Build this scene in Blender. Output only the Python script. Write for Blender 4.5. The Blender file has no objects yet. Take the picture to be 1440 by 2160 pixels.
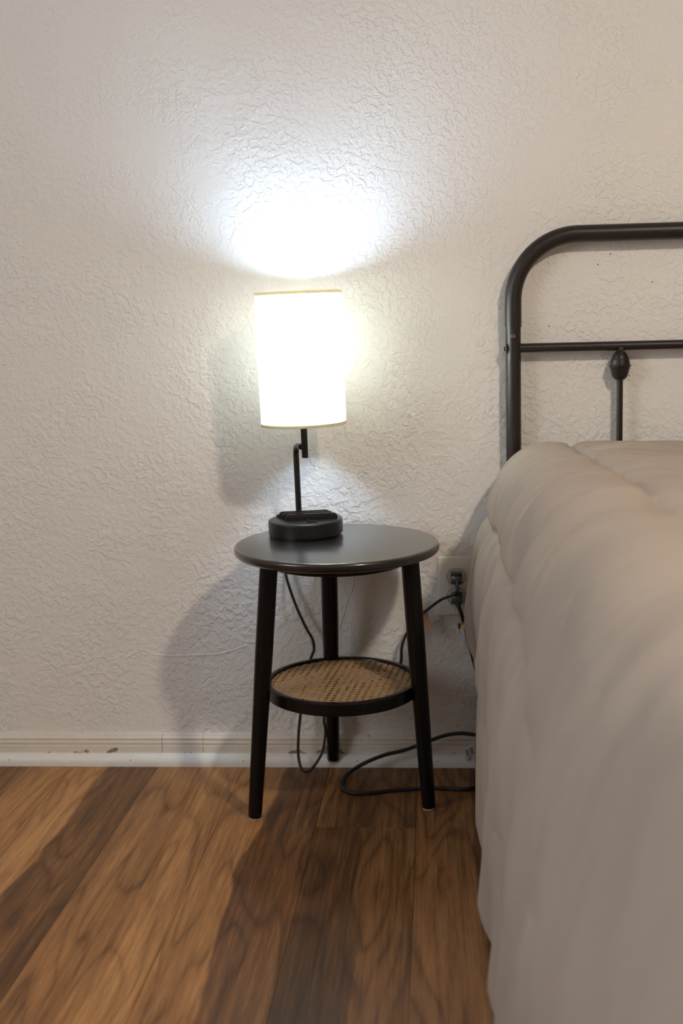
import bpy, bmesh, math, random
import numpy as np
from mathutils import Vector, Matrix, Euler

scn = bpy.context.scene
COL = scn.collection

# ------------------------------------------------------------------ camera
# world: x right along the wall, y into the wall (wall face at y = 0), z up
cam_d = bpy.data.cameras.new('camera')
cam = bpy.data.objects.new('camera', cam_d)
COL.objects.link(cam)
CR = Vector((0.9968279, 0.07604539, -0.02347829))
CU = Vector((0.01324123, 0.13242376, 0.99110475))
CF = Vector((-0.07847803, 0.98827175, -0.13099676))
m = Matrix.Identity(4)
for i in range(3):
    m[i][0], m[i][1], m[i][2] = CR[i], CU[i], -CF[i]
m[0][3], m[1][3], m[2][3] = 0.0, -2.28809, 0.81155
cam.matrix_world = m
cam_d.sensor_fit = 'VERTICAL'
cam_d.sensor_height = 36.0
cam_d.sensor_width = 24.0
cam_d.lens = 41.667
cam_d.clip_start = 0.02
cam_d.dof.use_dof = True
cam_d.dof.focus_distance = 2.04
cam_d.dof.aperture_fstop = 2.9
scn.camera = cam

# ------------------------------------------------------------------ world, light levels, exposure
w = bpy.data.worlds.new('world')
scn.world = w
w.use_nodes = True
w.node_tree.nodes['Background'].inputs[0].default_value = (0.9, 0.93, 1.0, 1)
w.node_tree.nodes['Background'].inputs[1].default_value = 0.0
CEILING_GLOBE = 370.0      # emission of the warm ceiling globe
BULB = 198.0               # emission of the bedside bulb
win_d = bpy.data.lights.new('window_fill', 'AREA')      # unseen fill light, set in the added left-wall window
win_d.shape = 'RECTANGLE'
win_d.size, win_d.size_y = 1.10, 1.10
win_d.energy = 16.0
win_d.color = (0.86, 0.93, 1.0)
win_l = bpy.data.objects.new('window_fill', win_d)
COL.objects.link(win_l)
win_l.location = (-2.185, -2.15, 1.50)
win_l.rotation_euler = (0, math.radians(-90), 0)
scn.cycles.use_light_tree = False
scn.cycles.max_bounces = 5
scn.cycles.diffuse_bounces = 4
scn.cycles.glossy_bounces = 2
scn.cycles.transmission_bounces = 3
scn.cycles.caustics_reflective = False
scn.cycles.caustics_refractive = False
scn.view_settings.view_transform = 'Standard'
scn.view_settings.look = 'None'
scn.view_settings.gamma = 1.0
scn.view_settings.exposure = 0.20
scn.view_settings.use_curve_mapping = False

random.seed(4)
rng = np.random.default_rng(7)

# ------------------------------------------------------------------ material helpers
class NT:
    def __init__(self, name):
        self.mat = bpy.data.materials.new(name)
        self.mat.use_nodes = True
        self.t = self.mat.node_tree
        self.b = self.t.nodes['Principled BSDF']
        self.out = self.t.nodes['Material Output']
    def n(self, typ, **kw):
        nd = self.t.nodes.new(typ)
        for k, v in kw.items():
            if k.startswith('i_'):
                key = k[2:]
                key = int(key) if key.isdigit() else key
                nd.inputs[key].default_value = v
            else:
                setattr(nd, k, v)
        return nd
    def l(self, a, b):
        self.t.links.new(a, b)
    def math(self, op, a, b=None, c=None, clamp=False):
        nd = self.t.nodes.new('ShaderNodeMath')
        nd.operation = op
        nd.use_clamp = clamp
        for i, v in enumerate((a, b, c)):
            if v is None:
                continue
            if isinstance(v, (int, float)):
                nd.inputs[i].default_value = v
            else:
                self.l(v, nd.inputs[i])
        return nd.outputs[0]
    def ramp(self, fac, stops, interp='LINEAR'):
        nd = self.t.nodes.new('ShaderNodeValToRGB')
        nd.color_ramp.interpolation = interp
        el = nd.color_ramp.elements
        while len(el) < len(stops):
            el.new(0.5)
        for e, (p, c) in zip(el, stops):
            e.position = p
            e.color = c if len(c) == 4 else (*c, 1)
        self.l(fac, nd.inputs[0])
        return nd.outputs[0]
    def coord(self, kind='Object', scale=(1, 1, 1), rot=(0, 0, 0)):
        tc = self.n('ShaderNodeTexCoord')
        mp = self.n('ShaderNodeMapping')
        mp.inputs['Scale'].default_value = scale
        mp.inputs['Rotation'].default_value = rot
        self.l(tc.outputs[kind], mp.inputs[0])
        return mp.outputs[0]
    def noise(self, vec, scale, detail=2, rough=0.5, dist=0.0):
        nd = self.n('ShaderNodeTexNoise')
        nd.inputs['Scale'].default_value = scale
        nd.inputs['Detail'].default_value = detail
        nd.inputs['Roughness'].default_value = rough
        nd.inputs['Distortion'].default_value = dist
        self.l(vec, nd.inputs['Vector'])
        return nd.outputs[0]
    def bump(self, h, strength, dist):
        nd = self.n('ShaderNodeBump')
        nd.inputs['Strength'].default_value = strength
        nd.inputs['Distance'].default_value = dist
        self.l(h, nd.inputs['Height'])
        self.l(nd.outputs[0], self.b.inputs['Normal'])
        return nd
    def set(self, color=None, rough=None, metal=None, spec=None, coat=None):
        if color is not None:
            self.b.inputs['Base Color'].default_value = (*color, 1)
        if rough is not None:
            self.b.inputs['Roughness'].default_value = rough
        if metal is not None:
            self.b.inputs['Metallic'].default_value = metal
        if spec is not None:
            self.b.inputs['Specular IOR Level'].default_value = spec
        if coat is not None:
            self.b.inputs['Coat Weight'].default_value = coat
        return self

def speckled(name, color, rough, amount=0.15, scale=200, bump=0.0, **kw):
    a = NT(name).set(color, rough, **kw)
    v = a.coord()
    nz = a.noise(v, scale, 3)
    c2 = tuple(min(1, c * (1 + amount)) for c in color)
    c1 = tuple(c * (1 - amount) for c in color)
    a.l(a.ramp(nz, [(0.3, c1), (0.7, c2)]), a.b.inputs['Base Color'])
    if bump:
        a.bump(nz, 0.4, bump)
    return a.mat

def wall_material():
    a = NT('textured wall paint').set((0.74, 0.70, 0.65), 0.62, spec=0.3)
    v = a.coord()
    n1 = a.noise(v, 82, 2, 0.55, 0.6)
    blobs = a.ramp(n1, [(0.42, (0, 0, 0)), (0.60, (1, 1, 1))], 'EASE')
    n2 = a.noise(v, 240, 2, 0.6, 0.3)
    n3 = a.noise(v, 8, 2, 0.5)
    patch = a.ramp(n3, [(0.33, (0.35, 0.35, 0.35)), (0.62, (1, 1, 1))])
    h = a.math('ADD', a.math('MULTIPLY', blobs, 0.7), a.math('MULTIPLY', n2, 0.5))
    h = a.math('MULTIPLY', h, patch)
    h = a.math('ADD', h, a.math('MULTIPLY', n3, 1.6))
    n4 = n3
    a.bump(h, 0.85, 0.0018)
    # slight stains in the paint
    a.l(a.ramp(n4, [(0.3, (0.790, 0.768, 0.735)), (0.7, (0.805, 0.785, 0.755))]), a.b.inputs['Base Color'])
    return a.mat

def wood_material():
    a = NT('walnut laminate')
    oi = a.n('ShaderNodeObjectInfo')
    sep = a.n('ShaderNodeSeparateColor')
    a.l(oi.outputs['Color'], sep.inputs[0])
    split, tl, tr, seed = sep.outputs[0], sep.outputs[1], sep.outputs[2], oi.outputs['Alpha']
    tc = a.n('ShaderNodeTexCoord')
    sx = a.n('ShaderNodeSeparateXYZ')
    a.l(tc.outputs['Object'], sx.inputs[0])
    off = a.math('MULTIPLY', seed, 53.0)
    cx = a.n('ShaderNodeCombineXYZ')
    a.l(a.math('ADD', sx.outputs[0], off), cx.inputs[0])
    a.l(a.math('ADD', sx.outputs[1], a.math('MULTIPLY', seed, 117.0)), cx.inputs[1])
    a.l(off, cx.inputs[2])
    def mapped(s):
        mp = a.n('ShaderNodeMapping')
        mp.inputs['Scale'].default_value = s
        a.l(cx.outputs[0], mp.inputs[0])
        return mp.outputs[0]
    # boundary between heart and sap wood, wavy along the board
    jag = a.noise(mapped((3, 2.2, 1)), 1.0, 2, 0.5)
    jag2 = a.noise(mapped((20, 14, 1)), 1.0, 2, 0.5)
    xx = a.math('ADD', sx.outputs[0], a.math('MULTIPLY', a.math('SUBTRACT', jag, 0.5), 0.10))
    xx = a.math('ADD', xx, a.math('MULTIPLY', a.math('SUBTRACT', jag2, 0.5), 0.012))
    pos = a.math('MULTIPLY', a.math('SUBTRACT', split, 0.5), 0.174)
    t = a.math('MULTIPLY_ADD', a.math('SUBTRACT', xx, pos), 170.0, 0.5, clamp=True)
    tone = a.math('ADD', a.math('MULTIPLY', tr, t), a.math('MULTIPLY', tl, a.math('SUBTRACT', 1.0, t)))
    # cathedral figure: contour lines of a smooth stretched field
    f = a.noise(mapped((9.0, 1.25, 1)), 1.0, 2.0, 0.4, 0.25)
    ring = a.math('PINGPONG', a.math('MULTIPLY', f, 24.0), 1.0)
    ring = a.math('POWER', ring, 3.0)
    streak = a.noise(mapped((170, 4.5, 1)), 1.0, 3, 0.6)
    pores = a.noise(mapped((620, 22, 1)), 1.0, 2, 0.6)
    broad = a.noise(mapped((16, 1.2, 1)), 1.0, 2, 0.5)
    v = a.math('ADD', tone, a.math('MULTIPLY', a.math('SUBTRACT', streak, 0.5), 0.60))
    v = a.math('ADD', v, a.math('MULTIPLY', a.math('SUBTRACT', pores, 0.5), 0.50))
    v = a.math('ADD', v, a.math('MULTIPLY', a.math('SUBTRACT', broad, 0.5), 0.55))
    v = a.math('SUBTRACT', v, a.math('MULTIPLY', ring, 0.20))
    col = a.ramp(v, [(0.0, (0.060, 0.026, 0.009)), (0.28, (0.150, 0.066, 0.021)),
                     (0.55, (0.320, 0.150, 0.052)), (0.80, (0.50, 0.255, 0.098)), (1.0, (0.62, 0.36, 0.16))])
    a.l(col, a.b.inputs['Base Color'])
    a.set(rough=0.48, spec=0.3)
    a.bump(a.math('ADD', pores, a.math('MULTIPLY', streak, 0.6)), 0.25, 0.0006)
    return a.mat

def comforter_material():
    a = NT('taupe comforter fabric').set((0.50, 0.42, 0.36), 0.9, spec=0.1)
    tc = a.n('ShaderNodeTexCoord')
    def mapped(s):
        mp = a.n('ShaderNodeMapping')
        mp.inputs['Scale'].default_value = s
        a.l(tc.outputs['UV'], mp.inputs[0])
        return mp.outputs[0]
    s1 = a.noise(mapped((5, 160, 1)), 1.0, 4, 0.65, 0.3)
    s2 = a.noise(mapped((3, 45, 1)), 1.0, 3, 0.6, 0.4)
    wv = a.noise(mapped((900, 900, 1)), 1.0, 1, 0.5)
    h = a.math('ADD', a.math('MULTIPLY', s1, 0.6), a.math('MULTIPLY', s2, 1.2))
    h = a.math('ADD', h, a.math('MULTIPLY', wv, 0.1))
    a.bump(h, 0.6, 0.0026)
    c = a.ramp(s1, [(0.3, (0.415, 0.356, 0.306)), (0.7, (0.455, 0.391, 0.338))])
    a.l(c, a.b.inputs['Base Color'])
    a.b.inputs['Sheen Weight'].default_value = 0.0
    return a.mat

def baseboard_material():
    a = NT('old white baseboard paint').set((0.70, 0.65, 0.57), 0.5)
    tc = a.n('ShaderNodeTexCoord')
    sx = a.n('ShaderNodeSeparateXYZ')
    a.l(tc.outputs['Object'], sx.inputs[0])
    mp = a.n('ShaderNodeMapping')
    a.l(tc.outputs['Object'], mp.inputs[0])
    mp.inputs['Scale'].default_value = (1, 1, 1.6)
    n1 = a.noise(mp.outputs[0], 26, 4, 0.6, 0.2)
    n2 = a.noise(mp.outputs[0], 120, 3, 0.6)
    # chips gather along the lower edge of the board (z up to 3 cm)
    low = a.n('ShaderNodeMapRange', i_1=0.016, i_2=0.036, i_3=0.10, i_4=-0.08)
    a.l(sx.outputs[2], low.inputs[0])
    m_ = a.math('ADD', n1, low.outputs[0])
    m_ = a.math('ADD', m_, a.math('MULTIPLY', a.math('SUBTRACT', n2, 0.5), 0.12))
    chip = a.ramp(m_, [(0.595, (0, 0, 0)), (0.615, (1, 1, 1))])
    mx = a.n('ShaderNodeMix', data_type='RGBA')
    a.l(chip, mx.inputs[0])
    a.l(a.ramp(n1, [(0.3, (0.68, 0.62, 0.54)), (0.7, (0.74, 0.69, 0.62))]), mx.inputs[6])
    a.l(a.ramp(n2, [(0.35, (0.23, 0.13, 0.06)), (0.65, (0.40, 0.26, 0.15))]), mx.inputs[7])
    a.l(mx.outputs[2], a.b.inputs['Base Color'])
    a.bump(a.math('SUBTRACT', a.math('MULTIPLY', n2, 0.3), chip), 0.5, 0.0008)
    return a.mat

def shade_material():
    a = NT('cream linen lamp shade')
    a.t.nodes.remove(a.b)
    v = a.coord(scale=(1, 1, 1))
    tc = a.n('ShaderNodeTexCoord')
    mp = a.n('ShaderNodeMapping')
    a.l(tc.outputs['UV'], mp.inputs[0])
    mp.inputs['Scale'].default_value = (260, 30, 1)
    mp2 = a.n('ShaderNodeMapping')
    a.l(tc.outputs['UV'], mp2.inputs[0])
    mp2.inputs['Scale'].default_value = (40, 190, 1)
    n1 = a.noise(mp.outputs[0], 1.0, 2)
    n2 = a.noise(mp2.outputs[0], 1.0, 2)
    wv = a.math('MULTIPLY', a.math('ADD', n1, n2), 0.5)
    col = a.ramp(wv, [(0.35, (0.86, 0.72, 0.50)), (0.65, (0.97, 0.86, 0.66))])
    d = a.n('ShaderNodeBsdfDiffuse')
    t = a.n('ShaderNodeBsdfTranslucent')
    a.l(col, d.inputs[0])
    a.l(col, t.inputs[0])
    mx = a.n('ShaderNodeMixShader')
    mx.inputs[0].default_value = 0.90
    a.l(d.outputs[0], mx.inputs[1])
    a.l(t.outputs[0], mx.inputs[2])
    a.l(mx.outputs[0], a.out.inputs[0])
    return a.mat

def emissive(name, color, strength):
    a = NT(name).set(color, 0.5)
    a.b.inputs['Emission Color'].default_value = (*color, 1)
    a.b.inputs['Emission Strength'].default_value = strength
    return a.mat

M = {}
M['wall'] = wall_material()
M['wood'] = wood_material()
M['comforter'] = comforter_material()
M['baseboard'] = baseboard_material()
M['shade'] = shade_material()
M['shoe'] = speckled('white shoe moulding paint', (0.78, 0.77, 0.74), 0.42, 0.03, 60)
M['ceiling'] = speckled('ceiling paint', (0.80, 0.78, 0.74), 0.8, 0.02, 40, 0.001)
M['slab'] = speckled('dark underlay', (0.035, 0.02, 0.012), 0.8)
M['black_wood'] = speckled('black satin wood', (0.0065, 0.0052, 0.0048), 0.27, 0.15, 90, 0.0001, spec=0.22)
M['top_lacquer'] = speckled('black satin lacquer', (0.0075, 0.0062, 0.0058), 0.30, 0.15, 90, 0.0001, spec=0.45)
_c = M['top_lacquer'].node_tree.nodes['Principled BSDF']
_c.inputs['Coat Weight'].default_value = 1.0
_c.inputs['Coat Roughness'].default_value = 0.2
M['lamp_black'] = speckled('matte black lamp finish', (0.014, 0.0125, 0.012), 0.34, 0.2, 700, 0.0001, spec=0.35)
M['metal'] = speckled('dark bronze powder coat', (0.017, 0.0125, 0.0110), 0.40, 0.25, 300, 0.0001, spec=0.35)
M['bolt'] = speckled('bronze bolt', (0.14, 0.105, 0.08), 0.3, 0.1, 300, metal=0.8)
M['cord'] = speckled('black rubber cord', (0.010, 0.010, 0.010), 0.45, 0.2, 300)
M['plug'] = speckled('black plug plastic', (0.020, 0.020, 0.021), 0.42, 0.2, 300)
M['plate'] = speckled('ivory plate plastic', (0.80, 0.78, 0.72), 0.35, 0.02, 60)
M['socket'] = speckled('socket face plastic', (0.66, 0.65, 0.62), 0.3, 0.02, 60)
M['crack'] = speckled('crack in the paint', (0.30, 0.27, 0.24), 0.8)
M['slot'] = speckled('dark slot', (0.01, 0.01, 0.01), 0.6)
M['cane'] = speckled('natural cane', (0.50, 0.325, 0.165), 0.5, 0.2, 120)
M['pad'] = speckled('felt glide', (0.42, 0.36, 0.30), 0.9, 0.15, 500)
def binding_material():
    a = NT('shade edge binding')
    a.t.nodes.remove(a.b)
    nz = a.noise(a.coord(), 400, 2)
    col = a.ramp(nz, [(0.3, (0.74, 0.66, 0.47)), (0.7, (0.82, 0.75, 0.56))])
    d, t, mx = a.n('ShaderNodeBsdfDiffuse'), a.n('ShaderNodeBsdfTranslucent'), a.n('ShaderNodeMixShader')
    a.l(col, d.inputs[0]); a.l(col, t.inputs[0])
    mx.inputs[0].default_value = 0.5
    a.l(d.outputs[0], mx.inputs[1]); a.l(t.outputs[0], mx.inputs[2])
    a.l(mx.outputs[0], a.out.inputs[0])
    return a.mat
M['trim'] = binding_material()
M['tag_paper'] = speckled('white tag paper', (0.70, 0.68, 0.68), 0.6, 0.03, 200)
M['ink'] = speckled('grey print', (0.05, 0.05, 0.055), 0.7)
M['red_ink'] = speckled('red print', (0.35, 0.03, 0.03), 0.7)
M['pink'] = speckled('pinkish adhesive tag', (0.60, 0.34, 0.25), 0.7, 0.1, 200)
M['gold'] = speckled('gold foil tag', (0.62, 0.42, 0.16), 0.35, 0.15, 200, metal=0.5)
M['socket_metal'] = speckled('lamp socket metal', (0.5, 0.5, 0.5), 0.35, metal=0.9)
M['bulb'] = emissive('lit bedside bulb', (0.57, 0.77, 1.0), BULB)
M['globe'] = emissive('lit ceiling globe', (1.0, 0.845, 0.68), CEILING_GLOBE)
M['glow_pane'] = emissive('glowing fill pane', (0.93, 0.96, 1.0), 1.2)  # pane of the added window, glows by itself
M['glow_pane'].cycles.emission_sampling = 'NONE'
M['stitch'] = speckled('quilting thread', (0.40, 0.33, 0.28), 0.8)

# ------------------------------------------------------------------ mesh helpers
def link(o, parent=None):
    COL.objects.link(o)
    if parent is not None:
        o.parent = parent
    return o

def tag(o, label=None, cat=None, group=None, kind=None):
    if label: o['label'] = label
    if cat: o['category'] = cat
    if group: o['group'] = group
    if kind: o['kind'] = kind
    return o

def empty(name, loc=(0, 0, 0), rot=(0, 0, 0)):
    o = bpy.data.objects.new(name, None)
    o.empty_display_size = 0.05
    o.location = loc
    o.rotation_euler = rot
    return link(o)

def from_bm(name, bm, mat, parent=None, smooth=True, angle=40):
    me = bpy.data.meshes.new(name)
    bmesh.ops.recalc_face_normals(bm, faces=bm.faces)
    bm.to_mesh(me)
    bm.free()
    if smooth:
        me.polygons.foreach_set('use_smooth', [True] * len(me.polygons))
        me.set_sharp_from_angle(angle=math.radians(angle))
    me.materials.append(mat)
    return link(bpy.data.objects.new(name, me), parent)

def add_box(bm, c, s, rot=None, bevel=0.0, seg=2):
    r = bmesh.ops.create_cube(bm, size=1.0)
    vs = r['verts']
    for v in vs:
        v.co = Vector((v.co.x * s[0], v.co.y * s[1], v.co.z * s[2]))
    if bevel > 0:
        es = {e for v in vs for e in v.link_edges}
        rb = bmesh.ops.bevel(bm, geom=list(es), offset=bevel, segments=seg, affect='EDGES', profile=0.5)
        vs = list({v for f in rb['faces'] for v in f.verts} | {v for v in vs if v.is_valid})
        # every vertex of this island
        seen, stack = set(vs), list(vs)
        while stack:
            for e in stack.pop().link_edges:
                for q in e.verts:
                    if q not in seen:
                        seen.add(q); stack.append(q)
        vs = list(seen)
    mt = Matrix.Translation(c)
    if rot is not None:
        mt = mt @ Euler(rot).to_matrix().to_4x4()
    bmesh.ops.transform(bm, matrix=mt, verts=vs)
    return vs

def box(name, c, s, mat, parent=None, bevel=0.0, rot=None, seg=2):
    bm = bmesh.new()
    add_box(bm, c, s, rot, bevel, seg)
    return from_bm(name, bm, mat, parent)

def add_lathe(bm, prof, n=48, axis_o=(0, 0, 0), close=True):
    """prof: (r, z) list revolved about z."""
    rings = []
    for r, z in prof:
        if r < 1e-6:
            rings.append([bm.verts.new((axis_o[0], axis_o[1], axis_o[2] + z))])
        else:
            rings.append([bm.verts.new((axis_o[0] + r * math.cos(2 * math.pi * k / n),
                                        axis_o[1] + r * math.sin(2 * math.pi * k / n),
                                        axis_o[2] + z)) for k in range(n)])
    for a, b in zip(rings[:-1], rings[1:]):
        for k in range(n):
            k2 = (k + 1) % n
            if len(a) == 1 and len(b) == 1:
                continue
            if len(a) == 1:
                bm.faces.new((a[0], b[k2], b[k]))
            elif len(b) == 1:
                bm.faces.new((a[k], a[k2], b[0]))
            else:
                bm.faces.new((a[k], a[k2], b[k2], b[k]))
    return rings

def lathe(name, prof, mat, parent=None, n=48, o=(0, 0, 0), angle=40):
    bm = bmesh.new()
    add_lathe(bm, prof, n, o)
    return from_bm(name, bm, mat, parent, angle=angle)

def smooth_path(pts, per=8):
    P = [Vector(p) for p in pts]
    P = [P[0] * 2 - P[1]] + P + [P[-1] * 2 - P[-2]]
    out = []
    for i in range(1, len(P) - 2):
        p0, p1, p2, p3 = P[i - 1], P[i], P[i + 1], P[i + 2]
        for k in range(per):
            t = k / per
            out.append(0.5 * ((2 * p1) + (p2 - p0) * t + (2 * p0 - 5 * p1 + 4 * p2 - p3) * t * t
                              + (3 * p1 - p0 - 3 * p2 + p3) * t ** 3))
    out.append(P[-2])
    return out

def add_tube(bm, path, rad, n=12, cap=True, squash=None):
    """sweep a circle (or an ellipse, squash=(a,b)) along the path; rad may be a list."""
    path = [Vector(p) for p in path]
    T = []
    for i in range(len(path)):
        a = path[max(0, i - 1)]
        b = path[min(len(path) - 1, i + 1)]
        T.append((b - a).normalized())
    up = Vector((0, 0, 1)) if abs(T[0].z) < 0.9 else Vector((0, 1, 0))
    u = T[0].cross(up).normalized()
    rings = []
    for i, p in enumerate(path):
        u = (u - T[i] * u.dot(T[i])).normalized()
        v = T[i].cross(u)
        r = rad[i] if isinstance(rad, (list, tuple)) else rad
        ra, rb = (r, r) if squash is None else (r * squash[0], r * squash[1])
        rings.append([bm.verts.new(p + u * (ra * math.cos(2 * math.pi * k / n)) + v * (rb * math.sin(2 * math.pi * k / n)))
                      for k in range(n)])
    for a, b in zip(rings[:-1], rings[1:]):
        for k in range(n):
            bm.faces.new((a[k], a[(k + 1) % n], b[(k + 1) % n], b[k]))
    if cap:
        bm.faces.new(rings[0])
        bm.faces.new(rings[-1])

def tube(name, path, rad, mat, parent=None, n=12, squash=None, angle=50):
    bm = bmesh.new()
    add_tube(bm, path, rad, n, True, squash)
    return from_bm(name, bm, mat, parent, angle=angle)

def extrude_profile(name, prof, x0, x1, mat, parent=None, angle=35):
    """prof: closed list of (y, z), extruded along x."""
    bm = bmesh.new()
    a = [bm.verts.new((x0, y, z)) for y, z in prof]
    b = [bm.verts.new((x1, y, z)) for y, z in prof]
    n = len(prof)
    for k in range(n):
        bm.faces.new((a[k], a[(k + 1) % n], b[(k + 1) % n], b[k]))
    bm.faces.new(a)
    bm.faces.new(b)
    return from_bm(name, bm, mat, parent, angle=angle)

# ================================================================== ROOM
X0, X1, Y1, H = -2.2, 3.2, -4.4, 2.44
T = 0.12
def struct(name, c, s, mat, label):
    o = box(name, c, s, mat)
    return tag(o, label, name.split('_')[0], kind='structure')
CX, CY = (X0 + X1) / 2, Y1 / 2
struct('wall_back', (CX, T / 2, H / 2), (X1 - X0 + 2 * T, T, H), M['wall'], 'off-white textured plaster wall behind the bedside table and the bed')
struct('wall_left', (X0 - T / 2, CY, H / 2), (T, -Y1, H), M['wall'], 'off-white side wall on the far left of the room')
struct('wall_right', (X1 + T / 2, CY, H / 2), (T, -Y1, H), M['wall'], 'off-white side wall on the far right of the room')
struct('wall_front', (CX, Y1 - T / 2, H / 2), (X1 - X0 + 2 * T, T, H), M['wall'], 'off-white wall behind the viewer')
struct('ceiling', (CX, CY, H + T / 2), (X1 - X0 + 2 * T, -Y1 + 2 * T, T), M['ceiling'], 'white ceiling over the bedroom')

# added window in the left wall, out of the frame, carries the fill light
win = tag(empty('fill_window_1', (X0, -2.15, 1.50)), 'added white framed window in the left wall, unseen, for soft fill light', 'window', kind='structure')
for c_, s_ in (((0.012, 0, 0.60), (0.03, 1.30, 0.08)), ((0.012, 0, -0.60), (0.03, 1.30, 0.08)), ((0.012, 0.61, 0), (0.03, 0.08, 1.12)), ((0.012, -0.61, 0), (0.03, 0.08, 1.12))):
    box('fill_window_frame', c_, s_, M['shoe'], win, 0.004)
box('pane', (0.004, 0, 0), (0.006, 1.14, 1.12), M['glow_pane'], win)

# ------------------------------------------------------------------ floor of single planks
floor = struct('floor', (CX, CY, -0.008 - T / 2), (X1 - X0 + 2 * T, -Y1 + 2 * T, T), M['slab'], 'brown wood plank floor running away from the wall')
PW, PL = 0.1744, 1.215
bm = bmesh.new()
add_box(bm, (0, 0, -0.004), (PW - 0.0004, PL - 0.0005, 0.008), None, 0.0005, 1)
pm = from_bm('plank', bm, M['wood'], floor, angle=30)
plank_me = pm.data
first = True
# columns named by their left seam; (split, tone left, tone right) per board, nearest the wall first
look = {
    -4: [(0.55, 0.52, 0.40), (0.5, 0.45, 0.55)],
    -3: [(0.45, 0.46, 0.62), (0.3, 0.55, 0.42)],
    -2: [(0.42, 0.66, 0.30), (0.3, 0.5, 0.4)],
    -1: [(0.62, 0.54, 0.68), (0.4, 0.5, 0.4)],
    0: [(0.45, 0.62, 0.26), (0.5, 0.35, 0.5)],
    1: [(0.5, 0.42, 0.28), (0.52, 0.25, 0.44)],
    2: [(0.62, 0.46, 0.22), (0.62, 0.46, 0.22)],
    3: [(0.5, 0.3, 0.42), (0.5, 0.3, 0.45)],
}
ends = {1: -0.3275, 2: -1.02, 0: -1.18, -1: -1.21, -2: -1.1, -3: -0.78, -4: -1.15, 3: -0.6}
BX = -0.2143          # seam between columns 0 and 1
c0 = int(math.floor((X0 - BX) / PW))
c1 = int(math.ceil((X1 - BX) / PW))
for c in range(c0, c1 + 1):
    x = BX + (c - 1 + 0.5) * PW
    yend = ends.get(c, -random.uniform(0.2, PL))
    y = yend + PL / 2
    while y + PL / 2 < 0:
        y += PL
    i = 0
    rc = random.Random(100 + c)
    while y > Y1 - PL / 2:
        o = pm if first else link(pm.copy(), floor)
        first = False
        # floor's own origin is the world origin in its mesh, so children sit in world coordinates
        o.location = (x, y, 0)
        lk = look.get(c, [])
        sp = lk[i] if i < len(lk) else (rc.uniform(0.25, 0.75), rc.uniform(0.3, 0.62), rc.uniform(0.25, 0.6))
        o.color = (sp[0], sp[1], sp[2], rc.random())
        y -= PL
        i += 1

# ------------------------------------------------------------------ baseboard and shoe moulding
base = tag(empty('baseboard_back'), 'chipped white moulded baseboard along the wall', 'baseboard', kind='structure')
prof = [(0.0, 0.0), (0.0, 0.0615), (-0.0035, 0.0612), (-0.0055, 0.0600), (-0.0062, 0.0580), (-0.0075, 0.0560),
        (-0.0100, 0.0545), (-0.0108, 0.0525), (-0.0100, 0.0505), (-0.0100, 0.0480), (-0.0122, 0.0460), (-0.0124, 0.0425),
        (-0.0112, 0.0412), (-0.0112, 0.0395), (-0.0126, 0.0380), (-0.0130, 0.0300), (-0.0130, 0.0)]
for xa, xb, dy in ((X0, -0.5558, 0.0), (-0.5549, -0.4721, 0.0006), (-0.4712, X1, 0.0)):
    o = extrude_profile('board', [(y + (dy if y < 0 else 0), z) for y, z in prof], xa, xb, M['baseboard'], base)
shoe = [(-0.011, 0.0002), (-0.011, 0.0235)]
for k in range(9):
    a = math.pi / 2 * k / 8
    shoe.append((-0.0125 - 0.0165 * math.sin(a), 0.0065 + 0.0170 * math.cos(a)))
shoe.append((-0.029, 0.0002))
sh = extrude_profile('trim_1', shoe, X0, X1, M['shoe'])
tag(sh, 'white quarter-round shoe moulding along the bottom of the baseboard', 'trim', kind='structure')
for i, x in enumerate((-0.868, -0.617, -0.388, -0.16, 0.0)):
    lathe('nail_head', [(0, 0.0004), (0.0011, 0.0003), (0.0012, 0)], M['slot'], sh, 8).matrix_local = \
        Matrix.Translation((x, -0.0277, 0.0135)) @ Matrix.Rotation(math.radians(70), 4, 'X')

# small nail holes and specks left in the wall
wb = bpy.data.objects['wall_back']
for (x, z) in ((0.3098, 0.9688), (0.3329, 0.9869), (0.4101, 0.9336), (0.2195, 0.8569), (0.3641, 0.7823), (0.3693, 0.7608), (-0.0546, 0.0893)):
    o = lathe('nail_hole', [(0, 0.0006), (0.0011, 0.0004), (0.0013, 0)], M['slot'], wb, 8)
    o.matrix_parent_inverse = wb.matrix_world.inverted()
    o.matrix_local = Matrix.Translation((x, 0.0, z)) @ Matrix.Rotation(math.radians(90), 4, 'X')

def wall_line(name, pts, r, mat):
    o = tube(name, smooth_path(pts, 5), r, mat, wb, 6)
    o.matrix_parent_inverse = wb.matrix_world.inverted()
wall_line('hairline_crack', [(-0.1585, 0.0002, 0.381), (-0.1618, 0.0002, 0.3573), (-0.1717, 0.0002, 0.3336), (-0.1789, 0.0002, 0.3098), (-0.1869, 0.0002, 0.2859), (-0.1901, 0.0002, 0.2716)], 0.0006, M['crack'])
wall_line('plaster_ridge', [(-0.6216, 0.0006, 0.2193), (-0.5898, 0.0004, 0.2338), (-0.566, 0.0004, 0.2249), (-0.5323, 0.0004, 0.2219), (-0.4647, 0.0004, 0.2236), (-0.4262, 0.0004, 0.2273), (-0.3778, 0.0006, 0.2417)], 0.0015, M['wall'])

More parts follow.
